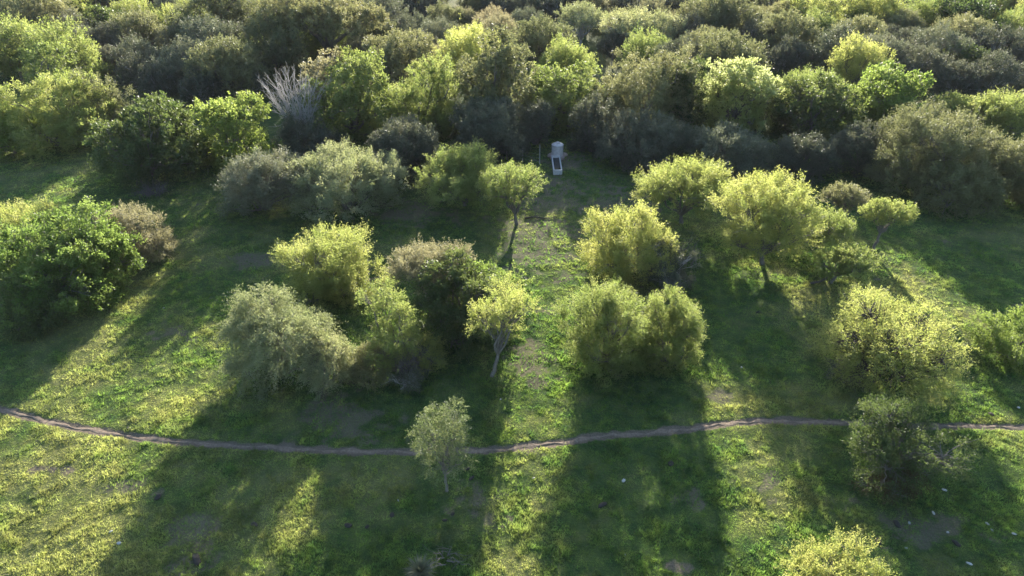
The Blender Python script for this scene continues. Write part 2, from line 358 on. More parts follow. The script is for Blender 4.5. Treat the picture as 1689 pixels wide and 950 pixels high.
def foliage(rng, lobes, st, leaf, zfloor):
    """leaf-sized quads on short curved sprays, gathered in clumps through the lobes' volume. lobes (k,6) centre+radii"""
    C, Rr = lobes[:, :3], lobes[:, 3:]
    area = 4 * math.pi * ((Rr[:, 0] * Rr[:, 1]) ** 1.6 / 3 + 2 * (Rr[:, 0] * Rr[:, 2]) ** 1.6 / 3) ** (1 / 1.6)
    ncl = int(area.sum() / (st['cr'] ** 2 * 2.6)) + 14
    k = rng.choice(len(C), ncl * 2, p=area / area.sum()); u = unit(rng.normal(size=(ncl * 2, 3)))
    ok = u[:, 2] > st['zmin']; k, u = k[ok], u[ok]
    inner = rng.random(len(k)) < .15
    rad = np.where(inner, rng.uniform(.3, .75, len(k)), rng.uniform(.74, 1.12, len(k)))
    base = C[k] + Rr[k] * u
    fr = rng.normal(size=(5, 3)) * 1.5 / np.maximum(Rr[:, 0].max() / 3, .6); ph = rng.uniform(0, 6.28, 5)
    lump_ = np.sin(base @ fr.T + ph).sum(1) / 5
    rad = rad * (1 + .30 * lump_)
    p = C[k] + Rr[k] * u * rad[:, None]
    q = np.linalg.norm((p[:, None] - C[None]) / Rr[None], axis=2); q[np.arange(len(k)), k] = 9
    gap = np.sin(base @ (fr * 1.7).T + ph * 2).sum(1) / 5
    ok0 = (gap > -.30) | inner
    ok = (q.min(1) > .66) | (rng.random(len(k)) < .12); ok &= (p[:, 2] > zfloor) & ok0
    k, u, p, inner = k[ok][:ncl], u[ok][:ncl], p[ok][:ncl], inner[ok][:ncl]
    nrm = unit(u / Rr[k]); nc = len(p); tot = (area.sum() * st['lai'] * .75)
    ll = leaf * st['ls']; lw = ll * st['wr']; nl = st['nl']
    ns = max(3, int(1.3 * tot / (ll * lw * .5) / nl / max(nc, 1)))
    ctint = rng.random(nc); csz = rng.uniform(.4, 1.15, nc) * st['cr']
    dens = rng.random((nc, ns)) < (rng.random(nc) ** .7 * .95 + .1)[:, None]
    s0 = p[:, None] + rng.normal(size=(nc, ns, 3)) * (csz * .40)[:, None, None]
    d = unit(nrm[:, None] * .75 + np.array([0, 0, st['up']]) + rng.normal(size=(nc, ns, 3)) * st['sp'])
    s0 = s0[dens]; d = d[dens]; tt = np.repeat(ctint[:, None], ns, 1)[dens]; m = len(s0)
    L = st['sl'] * rng.uniform(.5, 1.2, m)
    t = (np.arange(nl) + .5) / nl
    pos = s0[:, None] + d[:, None] * (L[:, None] * t)[..., None]
    pos[..., 2] -= st['droop'] * L[:, None] * t ** 1.7
    pos += rng.normal(size=pos.shape) * ll * .22
    side = unit(np.cross(d, rng.normal(size=d.shape)))
    sg = np.where(np.arange(nl) % 2, 1., -1.)
    ax = unit(d[:, None] * .7 + side[:, None] * sg[None, :, None] * .8 + rng.normal(size=pos.shape) * .35)
    w = unit(np.cross(ax, rng.normal(size=pos.shape)))
    lsz = ll * rng.uniform(.7, 1.3, (m, nl))[..., None]
    v0 = pos; v2 = pos + ax * lsz; mid = pos + ax * lsz * .5
    v1 = mid + w * lw * .5; v3 = mid - w * lw * .5
    V = np.stack([v0, v1, v2, v3], 2).reshape(-1, 3)
    ti = np.clip(.75 * tt[:, None] + .25 * rng.random((m, nl)), 0, 1)
    good = (V.reshape(-1, 4, 3)[:, :, 2].min(1) > zfloor - .15)
    V = V.reshape(-1, 4, 3)[good].reshape(-1, 3); ti = ti.ravel()[good]
    return V, np.repeat(ti, 4), p, k
def make_lobes(rng, shape, b, c, zc, off):
    """lobes of a crown: half width b, half height c, centre height zc, horizontal offset off from the trunk foot"""
    o = np.array([off[0], off[1], zc]); out = []; low = -.8 if zc - c < .5 else -.45
    if shape == 'dome':
        out.append((*o, b * .66, b * .66, c * .72))
        for i in range(11):
            a = i * 2.4 + rng.uniform(-.5, .5); z = rng.uniform(low, .75); r = rng.uniform(.20, .44)
            h = math.sqrt(1 - z * z) * (1 - r * .85)
            out.append((o[0] + b * h * math.cos(a), o[1] + b * h * math.sin(a), o[2] + c * z * (1 - r * .5), b * r, b * r, c * r))
        out.append((o[0] + rng.uniform(-.2, .2) * b, o[1], o[2] + c * .5, b * .42, b * .42, c * .5))
    elif shape == 'spread':
        for i in range(7):
            a = i * 2 * math.pi / 7 + rng.uniform(-.35, .35); h = rng.uniform(.45, .70); r = rng.uniform(.27, .40)
            out.append((o[0] + b * h * math.cos(a), o[1] + b * h * math.sin(a), o[2] + c * rng.uniform(-.25, .45), b * r, b * r, c * rng.uniform(.38, .55)))
        for i in range(3):
            out.append((o[0] + b * rng.uniform(-.3, .3), o[1] + b * rng.uniform(-.3, .3), o[2] + c * rng.uniform(.25, .55), b * .36, b * .36, c * .42))
    elif shape == 'mound':
        for i in range(20):
            a = i * 2.4 + rng.uniform(-.5, .5); z = rng.uniform(-.85, .85); r = rng.uniform(.18, .36)
            h = math.sqrt(1 - z * z) * (1 - r) * rng.uniform(.55, 1)
            out.append((o[0] + b * h * math.cos(a), o[1] + b * h * math.sin(a), o[2] + c * z * (1 - r * .5), b * r, b * r, max(b * r * .8, c * r * .8)))
        out.append((*o, b * .5, b * .5, c * .6))
    elif shape == 'tall':
        for i in range(9):
            a = i * 2.4 + rng.uniform(-.3, .3); z = -.75 + 1.45 * i / 8; h = rng.uniform(.25, .6) * (1 - .35 * max(z, 0)); r = rng.uniform(.33, .5)
            out.append((o[0] + b * h * math.cos(a), o[1] + b * h * math.sin(a), o[2] + c * z, b * r, b * r, c * rng.uniform(.25, .42)))
        out.append((*o, b * .6, b * .6, c * .8))
    elif shape == 'plumes':
        for i in range(8):
            a = i * 2 * math.pi / 8 + rng.uniform(-.35, .35); h = rng.uniform(.35, .68); r = rng.uniform(.28, .42)
            out.append((o[0] + b * h * math.cos(a), o[1] + b * h * math.sin(a), o[2] + c * rng.uniform(-.25, .25), b * r, b * r, c * rng.uniform(.5, .75)))
        out.append((o[0], o[1], o[2] + c * .15, b * .55, b * .55, c * .8))
        for i in range(7):
            a = i * .9 + rng.uniform(-.3, .3); r = rng.uniform(.22, .34); out.append((o[0] + b * .68 * math.cos(a), o[1] + b * .68 * math.sin(a), o[2] + c * rng.uniform(-.75, -.3), b * r, b * r, c * .35))
    elif shape == 'ragged':
        for i in range(9):
            a = rng.uniform(0, 2 * math.pi); h = rng.uniform(.15, .72); r = rng.uniform(.2, .42)
            out.append((o[0] + b * h * math.cos(a), o[1] + b * h * math.sin(a), o[2] + c * rng.uniform(-.6, .6), b * r, b * r, c * r * rng.uniform(.8, 1.3)))
    return np.array(out)
def limb(mb, rng, a, b, r0, r1, segs=5, wob=.08, n=6, sag=0):
    a, b = Vector(a), Vector(b); L = (b - a).length; pts = []; rr = []
    for i in range(segs + 1):
        t = i / segs; p = a.lerp(b, t)
        if 0 < i < segs: p += Vector([rng.uniform(-wob, wob) * L for _ in range(3)])
        p.z += sag * L * math.sin(math.pi * t)
        pts.append(p); rr.append(r0 + (r1 - r0) * t)
    mb.tube(pts, rr, n, False); return pts
def wood(rng, lobes, clumps, ck, root_r, off, stems, detail, fork):
    mb = MB(); zlow = lobes[:, 2].min()
    f = np.array([off[0] * .45, off[1] * .45, max(.25, fork)])
    if stems == 1:
        limb(mb, rng, (0, 0, -.15), (0, 0, .12), root_r * 1.5, root_r * 1.1, 1, 0, 8)
        limb(mb, rng, (0, 0, .1), f, root_r * 1.1, root_r * .8, 4, .05, 8)
    for i, l in enumerate(lobes):
        st = f if stems == 1 else np.array([rng.uniform(-.3, .3), rng.uniform(-.3, .3), -.1])
        en = l[:3] - np.array([0, 0, l[5] * .3])
        r0 = root_r * (.62 if stems == 1 else .5)
        pts = limb(mb, rng, st, en, r0, r0 * .4, 6, .06, 6, .06)
        mine = clumps[ck == i]
        if len(mine):
            sel = mine[rng.choice(len(mine), min(len(mine), detail), replace=False)]
            for q in sel:
                s = pts[rng.integers(3, 7)]
                mid = limb(mb, rng, s, q, r0 * .28, r0 * .06 + .006, 4, .07, 4, .05)
                for _ in range(2):
                    e = Vector(q) + Vector(rng.normal(size=3) * min(.45, root_r * 2)); limb(mb, rng, mid[2], e, r0 * .12, .006, 2, .05, 3)
    return mb
def leaf_size(y): return min(.30, max(.10, 2.0 / (.606 * F / depth(y))))
def build_tree(name, x, y, b, c, zc, shape, style, mat, seed, off=(0, 0), stems=1, bark=None, detail=9, root_r=None, fork=None, lobes=None, lai=None, leaf=None):
    rng = np.random.default_rng(seed); root = empty(name, (x, y, gz(x, y)))
    st = dict(STY[style])
    if lai: st['lai'] *= lai
    lb = make_lobes(rng, shape, b, c, zc, off) if lobes is None else np.array(lobes)
    sz = min(1.25, max(.6, b / 3.2)); st['cr'] *= sz; st['sl'] *= min(1.1, max(.6, sz))
    V, ti, p, k = foliage(rng, lb, st, leaf or leaf_size(y), .12)
    mesh_np('crown', V, np.arange(len(V)).reshape(-1, 4), LM[mat], root, {'tint': ti})
    rr = root_r or .035 * b + .05
    fk = fork if fork is not None else max(.3, (zc - c) * .7 + .2)
    mb = wood(rng, lb, p, k, rr, off, stems, detail, fk); mb.build('trunk', bark or BARK, root, True)
    return root
def hero(name, box, base, shape, style, mat, label, cat='tree', group=None, **kw):
    """box: crown seen in the survey photo (x left, x right, y top, y bottom); base: where the trunk stands"""
    xl, xr, yt, yb = box; X, Y = at(*base); cx, cyp = (xl + xr) / 2, (yt + yb) / 2
    zc = height_at(Y, cyp); d = depth(Y, zc); s = F / d; b = (xr - xl) / 2 / s * 1.05; a = math.atan2(CAM_H - zc, Y)
    e = (yb - yt) / 2 / s * .95; q = e * e - (b * math.sin(a)) ** 2
    c = math.sqrt(q) / math.cos(a) if q > 0 else .4 * b
    c = max(c, .42 * b)
    zc = max(zc, .55 * c)
    ox = (cx - 844.5) / s - X; ox = max(-b * .9, min(b * .9, ox))
    seed = kw.pop('seed', int(cx * 7 + cyp)); 
    o = build_tree(name, X, Y, b, c, zc, shape, style, mat, seed, off=(ox, 0), **kw)
    tag(o, label, cat, group); HEROES.append((X + ox, Y, b)); return o
HEROES = []

# ---- trees and shrubs of the clearing
hero('broadleaf_shrub', (-40, 240, 345, 545), (100, 485), 'mound', 'broad', 'bright', 'big dark green leafy shrub at the left edge of the clearing', 'shrub', stems=3, lai=1.15, seed=5)
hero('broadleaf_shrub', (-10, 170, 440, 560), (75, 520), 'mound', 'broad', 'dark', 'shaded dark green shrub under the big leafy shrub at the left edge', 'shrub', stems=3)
hero('acacia_bush', (165, 276, 338, 440), (215, 425), 'dome', 'feather', 'tan', 'tan feathery bush behind the big leafy shrub at the left edge', 'bush', stems=3)
hero('acacia_bush', (-60, 105, 335, 430), (20, 415), 'dome', 'feather', 'yellow', 'yellow green bush behind the big leafy shrub, touching the left edge', 'bush', stems=3)
hero('acacia_tree', (20, 185, 122, 255), (95, 240), 'dome', 'bush', 'yellow', 'broad yellow green domed tree above the sunlit grass at upper left', 'tree', detail=5)
hero('acacia_tree', (-60, 60, 150, 265), (5, 250), 'dome', 'bush', 'bright', 'bright green tree touching the left edge beside the yellow green dome', 'tree', detail=5)
hero('broadleaf_tree', (-10, 130, 80, 170), (60, 200), 'ragged', 'broad', 'lime', 'light green leafy tree behind the yellow green dome at upper left', 'tree', detail=5)
hero('acacia_tree', (120, 212, 125, 225), (170, 225), 'dome', 'feather', 'olive', 'olive feathery tree at the right shoulder of the yellow green dome', 'tree', detail=5)
hero('broadleaf_tree', (155, 350, 168, 332), (255, 290), 'mound', 'broad', 'dark', 'wide dark green leafy tree between sunlit grass and the feathery bush pair', 'tree', stems=3, detail=5)
hero('broadleaf_tree', (312, 468, 152, 312), (392, 272), 'mound', 'broad', 'bright', 'leafy green tree with sunlit top just left of the bare grey tree', 'tree', detail=6, lai=1.2)
hero('acacia_bush', (365, 502, 250, 372), (432, 345), 'dome', 'feather', 'grey', 'grey green bush, left of the two feathery domes below the bare tree', 'bush', stems=3)
hero('acacia_bush', (488, 666, 244, 384), (578, 345), 'dome', 'feather', 'pale', 'rounded pale olive dome, right of the two feathery bushes below the bare tree', 'bush', stems=3)
hero('acacia_tree', (686, 836, 246, 358), (766, 338), 'spread', 'feather', 'yellow', 'flat topped yellow green tree left of the trough, wider of the two joined', 'tree', lai=1.25)
hero('acacia_tree', (800, 893, 270, 358), (852, 370), 'dome', 'feather', 'yellow', 'small yellow green tree with thin dark trunk nearest the trough', 'tree', lai=.8)
hero('acacia_tree', (454, 630, 378, 535), (548, 485), 'mound', 'feather', 'yellow', 'yellow green plumed tree behind the pale grey green bush', 'tree', stems=3)
hero('willowy_bush', (354, 570, 466, 690), (470, 612), 'ragged', 'willow', 'pale', 'large pale grey green drooping bush left of the centre thicket', 'bush', stems=3, seed=3, lai=1.3)
hero('willowy_bush', (500, 575, 545, 665), (545, 635), 'dome', 'willow', 'pale', 'small pale drooping bush at the right foot of the large one', 'bush', stems=3)
hero('acacia_bush', (655, 782, 398, 500), (718, 520), 'dome', 'feather', 'tan', 'tan topped feathery bush at the back of the centre thicket', 'bush', stems=3)
hero('broadleaf_tree', (668, 858, 410, 600), (760, 558), 'mound', 'broad', 'dark', 'dark green leafy tree forming the heart of the centre thicket', 'tree', stems=3, lai=1.15)
hero('broadleaf_tree', (768, 872, 410, 515), (812, 535), 'ragged', 'broad', 'bright', 'bright green leafy sprays rising from the right of the centre thicket', 'tree', detail=8)
hero('acacia_tree', (774, 892, 443, 592), (812, 622), 'ragged', 'feather', 'yellow', 'slender yellow green tree with leaning dark trunk right of the centre thicket', 'tree', lai=1.0, root_r=.13)
hero('acacia_tree', (584, 708, 470, 612), (650, 612), 'ragged', 'sparse', 'yellow', 'thin yellow green tree between the pale drooping bush and the centre thicket', 'tree', lai=1.5)
hero('acacia_bush', (560, 652, 560, 640), (605, 618), 'dome', 'bush', 'olive', 'low olive bush at the front of the centre thicket beside dead brush', 'bush', stems=3, lai=.9)
hero('acacia_bush', (655, 740, 548, 612), (700, 600), 'dome', 'bush', 'yellow', 'low yellow bush behind the dead grey brush heap', 'bush', stems=3, lai=.9)
hero('acacia_tree', (958, 1112, 343, 480), (1035, 445), 'mound', 'feather', 'yellow', 'rounded yellow green tree behind the dark grey thorny shrub', 'tree', stems=3)
hero('thorny_shrub', (1050, 1148, 390, 495), (1100, 475), 'ragged', 'bush', 'dusk', 'dark grey thorny shrub against the rounded yellow green tree', 'shrub', stems=3, bark=BARK_PALE, detail=14)
hero('acacia_tree', (928, 1085, 460, 645), (1010, 600), 'mound', 'feather', 'yellow', 'big yellow green plumed tree right of the gap, left of two joined', 'tree', stems=3, lai=1.2)
hero('acacia_tree', (1045, 1160, 483, 632), (1102, 598), 'mound', 'feather', 'yellow', 'smaller yellow green plumed tree, right of the two joined', 'tree', stems=3, lai=1.15)
hero('acacia_tree', (1057, 1194, 260, 366), (1124, 368), 'dome', 'feather', 'yellow', 'small domed yellow green tree on thin trunk right of the trough', 'tree')
hero('acacia_tree', (1176, 1350, 290, 436), (1257, 434), 'mound', 'feather', 'yellow', 'spreading yellow green tree with visible forked trunk right of centre', 'tree', lai=.9, root_r=.2, fork=.9, detail=11)
hero('acacia_tree', (1305, 1400, 345, 420), (1350, 420), 'spread', 'feather', 'yellow', 'low yellow green tree touching the right side of the forked spreading tree', 'tree', lai=1.3)
hero('acacia_tree', (1348, 1440, 400, 468), (1370, 466), 'spread', 'feather', 'yellow', 'small leaning tree with curved trunk above the big spreading tree', 'tree', lai=1.2)
hero('acacia_tree', (1362, 1426, 306, 354), (1395, 372), 'dome', 'feather', 'olive', 'tiny olive topped tree, left of the two small ones by dark shade', 'tree')
hero('acacia_tree', (1425, 1503, 325, 385), (1440, 413), 'spread', 'sparse', 'yellow', 'tiny yellow tree on a slim leaning trunk in the dark shade', 'tree', lai=2.2)
hero('spreading_tree', (1332, 1598, 460, 652), (1455, 612), 'mound', 'sparse', 'yellow', 'large open spreading tree with dark bent limbs at right', 'tree', lai=.62, root_r=.32, fork=.9, bark=BARK_DARK, detail=12, seed=21)
hero('acacia_bush', (1622, 1740, 505, 610), (1675, 590), 'dome', 'bush', 'bright', 'green bush cut by the right edge', 'bush', stems=3)
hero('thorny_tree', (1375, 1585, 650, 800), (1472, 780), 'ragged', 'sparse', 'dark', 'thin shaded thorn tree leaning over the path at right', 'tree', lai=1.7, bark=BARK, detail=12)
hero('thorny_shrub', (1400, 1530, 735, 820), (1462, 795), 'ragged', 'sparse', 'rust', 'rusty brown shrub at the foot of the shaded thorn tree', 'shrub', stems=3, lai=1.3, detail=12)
hero('young_tree', (678, 780, 664, 790), (737, 812), 'tall', 'sparse', 'sage', 'slim lone young tree with pale trunk standing just below the path', 'tree', lai=.62, bark=BARK, root_r=.075, seed=19, fork=1.2, detail=4)
hero('acacia_tree', (1292, 1458, 905, 1015), (1375, 1035), 'spread', 'feather', 'yellow', 'yellow green treetop cut by the bottom edge', 'tree', lai=1.1)
hero('young_shrub', (255, 325, 940, 985), (290, 980), 'ragged', 'sparse', 'bright', 'small green sapling tip cut by the bottom edge at left', 'shrub', stems=3)
hero('low_shrub', (640, 700, 610, 640), (668, 640), 'ragged', 'sparse', 'dusk', 'low grey weedy shrub in front of the dead brush heap', 'shrub', stems=3, bark=BARK_PALE)

# ---- belt of taller trees across the middle
hero('broadleaf_tree', (505, 665, 96, 300), (588, 226), 'mound', 'broad', 'lime', 'tall light green tree right beside the bare grey tree', 'tree', lai=1.0, detail=5)
hero('broadleaf_tree', (488, 570, 78, 170), (535, 208), 'ragged', 'broad', 'tan', 'pinkish tan treetop above the bare grey tree', 'tree', detail=5, lai=1.4)
hero('broadleaf_tree', (640, 765, 98, 290), (702, 222), 'mound', 'bush', 'yellow', 'sunlit green crowned tree left of the high central tree', 'tree', detail=5)
hero('broadleaf_tree', (735, 890, 66, 285), (812, 218), 'mound', 'broad', 'olive', 'high crowned tree with dull flanks just left of the water tank', 'tree', detail=5)
hero('broadleaf_tree', (850, 1000, 102, 245), (935, 206), 'mound', 'broad', 'lime', 'bright topped tree directly behind the water tank', 'tree', detail=5)
hero('broadleaf_tree', (965, 1140, 78, 300), (1052, 220), 'mound', 'bush', 'olive', 'high olive topped tree just right of the water tank', 'tree', detail=5)
hero('tall_pale_tree', (1125, 1290, 98, 260), (1207, 216), 'mound', 'broad', 'light', 'tall pale yellow leafed tree standing out of the middle belt', 'tree', detail=6, lai=1.1)
hero('acacia_bush', (1122, 1275, 203, 302), (1198, 278), 'dome', 'bush', 'grey', 'grey green bush below the tall pale yellow tree', 'bush', stems=3)
hero('acacia_tree', (1290, 1388, 122, 195), (1338, 200), 'dome', 'feather', 'yellow', 'yellow green dome behind and right of the tall pale tree', 'tree', detail=5)
hero('acacia_tree', (1255, 1330, 140, 230), (1295, 208), 'mound', 'bush', 'olive', 'olive tree squeezed between the tall pale tree and the yellow dome', 'tree', detail=5)
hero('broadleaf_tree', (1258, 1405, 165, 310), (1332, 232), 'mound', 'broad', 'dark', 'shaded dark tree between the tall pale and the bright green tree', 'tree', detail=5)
hero('broadleaf_tree', (1385, 1540, 130, 285), (1462, 222), 'mound', 'broad', 'bright', 'bright green leafy tree in the middle belt at right', 'tree', detail=6)
hero('broadleaf_tree', (1435, 1505, 110, 160), (1470, 208), 'ragged', 'broad', 'light', 'pale leafed treetop poking above the bright green leafy tree', 'tree', detail=6, lai=1.3)
hero('acacia_tree', (1590, 1700, 150, 235), (1645, 222), 'plumes', 'feather', 'yellow', 'yellow green plumed tree behind the wide olive tree at right', 'tree', detail=5)
hero('acacia_tree', (1530, 1600, 158, 225), (1568, 208), 'dome', 'feather', 'yellow', 'small yellow dome behind the left half of the wide olive tree', 'tree', detail=5)
hero('acacia_tree', (1432, 1690, 188, 375), (1572, 318), 'mound', 'feather', 'olive', 'very wide olive grey feathery tree at right below the yellow plumes', 'tree', stems=3, detail=7)
hero('acacia_tree', (1640, 1790, 215, 400), (1705, 340), 'mound', 'bush', 'olive', 'olive tree cut by the right edge beside the wide olive tree', 'tree', stems=3, detail=5)
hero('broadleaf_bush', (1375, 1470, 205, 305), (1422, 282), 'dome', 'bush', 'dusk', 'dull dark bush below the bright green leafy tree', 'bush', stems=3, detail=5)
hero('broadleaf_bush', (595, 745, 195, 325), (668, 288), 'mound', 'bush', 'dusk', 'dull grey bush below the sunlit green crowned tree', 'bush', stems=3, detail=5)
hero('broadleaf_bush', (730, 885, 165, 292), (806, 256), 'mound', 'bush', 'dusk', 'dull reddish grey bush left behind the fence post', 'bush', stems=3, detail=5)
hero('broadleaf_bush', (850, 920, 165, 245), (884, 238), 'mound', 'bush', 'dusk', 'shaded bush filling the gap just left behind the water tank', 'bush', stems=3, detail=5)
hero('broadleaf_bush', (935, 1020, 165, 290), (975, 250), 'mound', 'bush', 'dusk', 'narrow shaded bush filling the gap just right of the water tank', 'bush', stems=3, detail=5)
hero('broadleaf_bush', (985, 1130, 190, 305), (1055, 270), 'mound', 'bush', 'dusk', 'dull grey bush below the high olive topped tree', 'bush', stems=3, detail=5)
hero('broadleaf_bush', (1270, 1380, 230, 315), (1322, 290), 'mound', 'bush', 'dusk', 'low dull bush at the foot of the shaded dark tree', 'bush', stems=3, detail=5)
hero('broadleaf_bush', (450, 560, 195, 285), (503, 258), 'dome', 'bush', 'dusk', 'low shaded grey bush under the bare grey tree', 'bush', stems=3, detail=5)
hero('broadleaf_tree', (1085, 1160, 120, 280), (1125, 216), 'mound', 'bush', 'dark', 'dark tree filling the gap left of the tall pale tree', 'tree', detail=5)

# ---- bare grey tree: a fan of leafless upright branches
def bare_tree():
    X, Y = at(505, 240); rng = np.random.default_rng(4); root = empty('bare_tree', (X, Y, gz(X, Y))); h = height_at(Y, 122); mb = MB()
    s = F / depth(Y, h / 2)
    limb(mb, rng, (0, 0, -.2), (-.1, 0, 1.2), .24, .17, 3, .03, 8)
    br = MB()
    for i in range(30):
        a = rng.uniform(0, 2 * math.pi); sp = rng.uniform(.2, 1) * 74 / s
        e = Vector((-.9 + sp * math.cos(a), sp * math.sin(a) * .8, h * rng.uniform(.78, 1.0) * (1 - .12 * sp / 4)))
        pts = limb(br, rng, (-.1, 0, 1.1), e, .075, .018, 7, .035, 5, -.03)
        for j in range(14):
            k = rng.integers(2, 8); st = pts[k]; d = (e - pts[0]).normalized()
            q = st + d * rng.uniform(.5, 1.6) + Vector(rng.normal(size=3) * .42)
            p2 = limb(br, rng, st, q, .028, .012, 3, .05, 3)
            for _ in range(2): limb(br, rng, p2[2], p2[2] + d * rng.uniform(.2, .6) + Vector(rng.normal(size=3) * .22), .014, .008, 1, 0, 3)
    mb.build('trunk', BARK_PALE, root, True); br.build('branches', BARK_PALE, root, True)
    tag(root, 'bare grey leafless tree with fanned upright branches', 'tree'); HEROES.append((X, Y, 3))
bare_tree()
def brush(name, px, py, r, h, n, label, mat=BARK, seed=1, up=.6):
    X, Y = at(px, py); rng = np.random.default_rng(seed); mb = MB()
    for i in range(n):
        a = rng.uniform(0, 2 * math.pi); q = rng.uniform(0, .6) * r; b = (q * math.cos(a), q * math.sin(a), rng.uniform(0, .3))
        e = (r * rng.uniform(.3, 1.1) * math.cos(a + rng.normal() * .5), r * rng.uniform(.3, 1.1) * math.sin(a + rng.normal() * .5), h * rng.uniform(.15, 1) )
        p = limb(mb, rng, b, e, rng.uniform(.02, .045), .008, 4, .12, 4, .18)
        for _ in range(3): limb(mb, rng, p[rng.integers(1, 5)], Vector(e) + Vector(rng.normal(size=3) * r * .35), .015, .006, 2, .1, 3)
    o = mb.build(name, mat, None, True); o.location = (X, Y, gz(X, Y)); tag(o, label, 'brushwood'); return o
brush('brush_heap', 675, 615, 1.4, 1.9, 110, 'tangled grey dead brush heap at the foot of the centre thicket', seed=2)
brush('brush_heap', 1400, 622, 1.5, 1.1, 60, 'grey dead brush at the left foot of the large spreading tree', seed=3)
brush('brush_heap', 255, 325, 1.6, 1.0, 45, 'pale dead brush at the foot of the wide dark green tree', seed=6)
brush('dead_branch', 1130, 435, 1.5, 2.6, 26, 'pale bare twigs sticking out of the dark grey thorny shrub', seed=8)
brush('dead_branch', 735, 925, .9, .35, 10, 'dry pale stick lying beside the spiky tussock at the bottom', seed=9)

# ---- forest behind: crown centre pixel, width, kind (read off the photograph crown by crown)
KIND = {'o': ('dome', 'bush', 'olive', 'olive rounded tree'), 'g': ('dome', 'feather', 'grey', 'feathery grey tree'),
        'y': ('plumes', 'feather', 'yellow', 'yellowish tree'), 'd': ('ragged', 'broad', 'dark', 'dark leafy tree'),
        't': ('dome', 'feather', 'tan', 'rounded tan tree'), 's': ('dome', 'bush', 'dusk', 'dull grey tree'), 'p': ('spread', 'feather', 'pale', 'pale spreading tree')}
FOREST = [(45, 5, 100, 'y'), (14, 38, 70, 'o'), (72, 40, 95, 'o'), (105, 14, 80, 'y'), (168, 38, 85, 'd'), (222, 26, 62, 'y'), (122, 58, 70, 's'), (232, 52, 80, 'o'), (280, 46, 60, 'y'),
 (132, 76, 62, 'g'), (180, 70, 60, 's'), (225, 96, 70, 'g'), (232, 124, 60, 's'), (302, 64, 62, 'g'), (358, 32, 120, 'o'), (290, 12, 62, 'g'), (255, 24, 34, 'd'), (390, 66, 55, 'o'),
 (348, 82, 42, 'y'), (308, 112, 86, 'g'), (370, 114, 104, 'o'), (414, 84, 42, 'y'), (150, 6, 70, 'o'), (205, 2, 60, 's'), (400, 15, 60, 'g'), (60, 68, 60, 's'), (10, 70, 55, 'g'),
 (445, 32, 66, 'y'), (448, 82, 52, 'y'), (640, 22, 54, 'g'), (692, 14, 62, 's'), (734, 34, 56, 'o'), (680, 54, 58, 'g'), (624, 64, 54, 'o'), (726, 68, 60, 'g'), (766, 38, 36, 't'),
 (784, 14, 52, 'o'), (826, 12, 60, 's'), (814, 40, 52, 't'), (820, 62, 60, 't'), (668, 94, 62, 'o'), (736, 100, 46, 't'), (776, 68, 46, 'o'), (590, 90, 46, 's'), (600, 10, 60, 'o'),
 (872, 12, 60, 'g'), (922, 18, 62, 's'), (968, 12, 72, 't'), (1010, 8, 60, 'g'), (960, 36, 74, 'p'), (870, 44, 52, 'g'), (892, 66, 62, 's'), (1036, 46, 88, 'p'), (1088, 52, 72, 'p'),
 (1060, 10, 80, 's'), (1120, 20, 62, 's'), (1136, 56, 62, 's'), (1164, 38, 80, 'o'), (1204, 30, 88, 'o'), (1202, 88, 46, 'g'), (1232, 12, 62, 'o'), (1012, 76, 46, 's'), (1164, 76, 60, 's'),
 (1282, 32, 62, 'o'), (1300, 62, 82, 'o'), (1338, 18, 92, 'y'), (1390, 24, 60, 'o'), (1436, 22, 84, 'y'), (1490, 12, 60, 'g'), (1490, 46, 62, 'o'), (1532, 30, 72, 'y'), (1580, 25, 96, 'd'),
 (1640, 12, 62, 'y'), (1672, 46, 64, 'y'), (1448, 100, 76, 'g'), (1500, 78, 60, 's'), (1550, 92, 82, 'g'), (1592, 102, 70, 'd'), (1640, 84, 84, 's'), (1684, 100, 60, 'g'), (1620, 58, 60, 'd'),
 (1520, 118, 80, 's'), (1640, 132, 84, 's'), (1460, 72, 50, 's'), (1420, 56, 52, 'o'), (1300, 98, 60, 's'), (1250, 62, 60, 's'), (1580, 138, 70, 's'), (1240, 40, 60, 'o'), (560, 128, 50, 's'),
 (1700, 10, 70, 'o'), (1710, 75, 70, 's'), (1715, 135, 70, 's'), (-30, 20, 70, 'o'), (-30, 60, 70, 's'), (180, 105, 50, 's'), (265, 140, 60, 's'), (330, 150, 60, 's'), (410, 135, 50, 's')]
forest = []
for (px, py, w, kd) in FOREST:
    zc = 3.4; 
    for _ in range(4):
        X, Y = at(px, py, zc); wm = 1.14 * w / F * depth(Y, zc); zc = max(2.4, min(6.2, .40 * wm + .9))
    forest.append((X, Y, wm / 2, zc, kd))
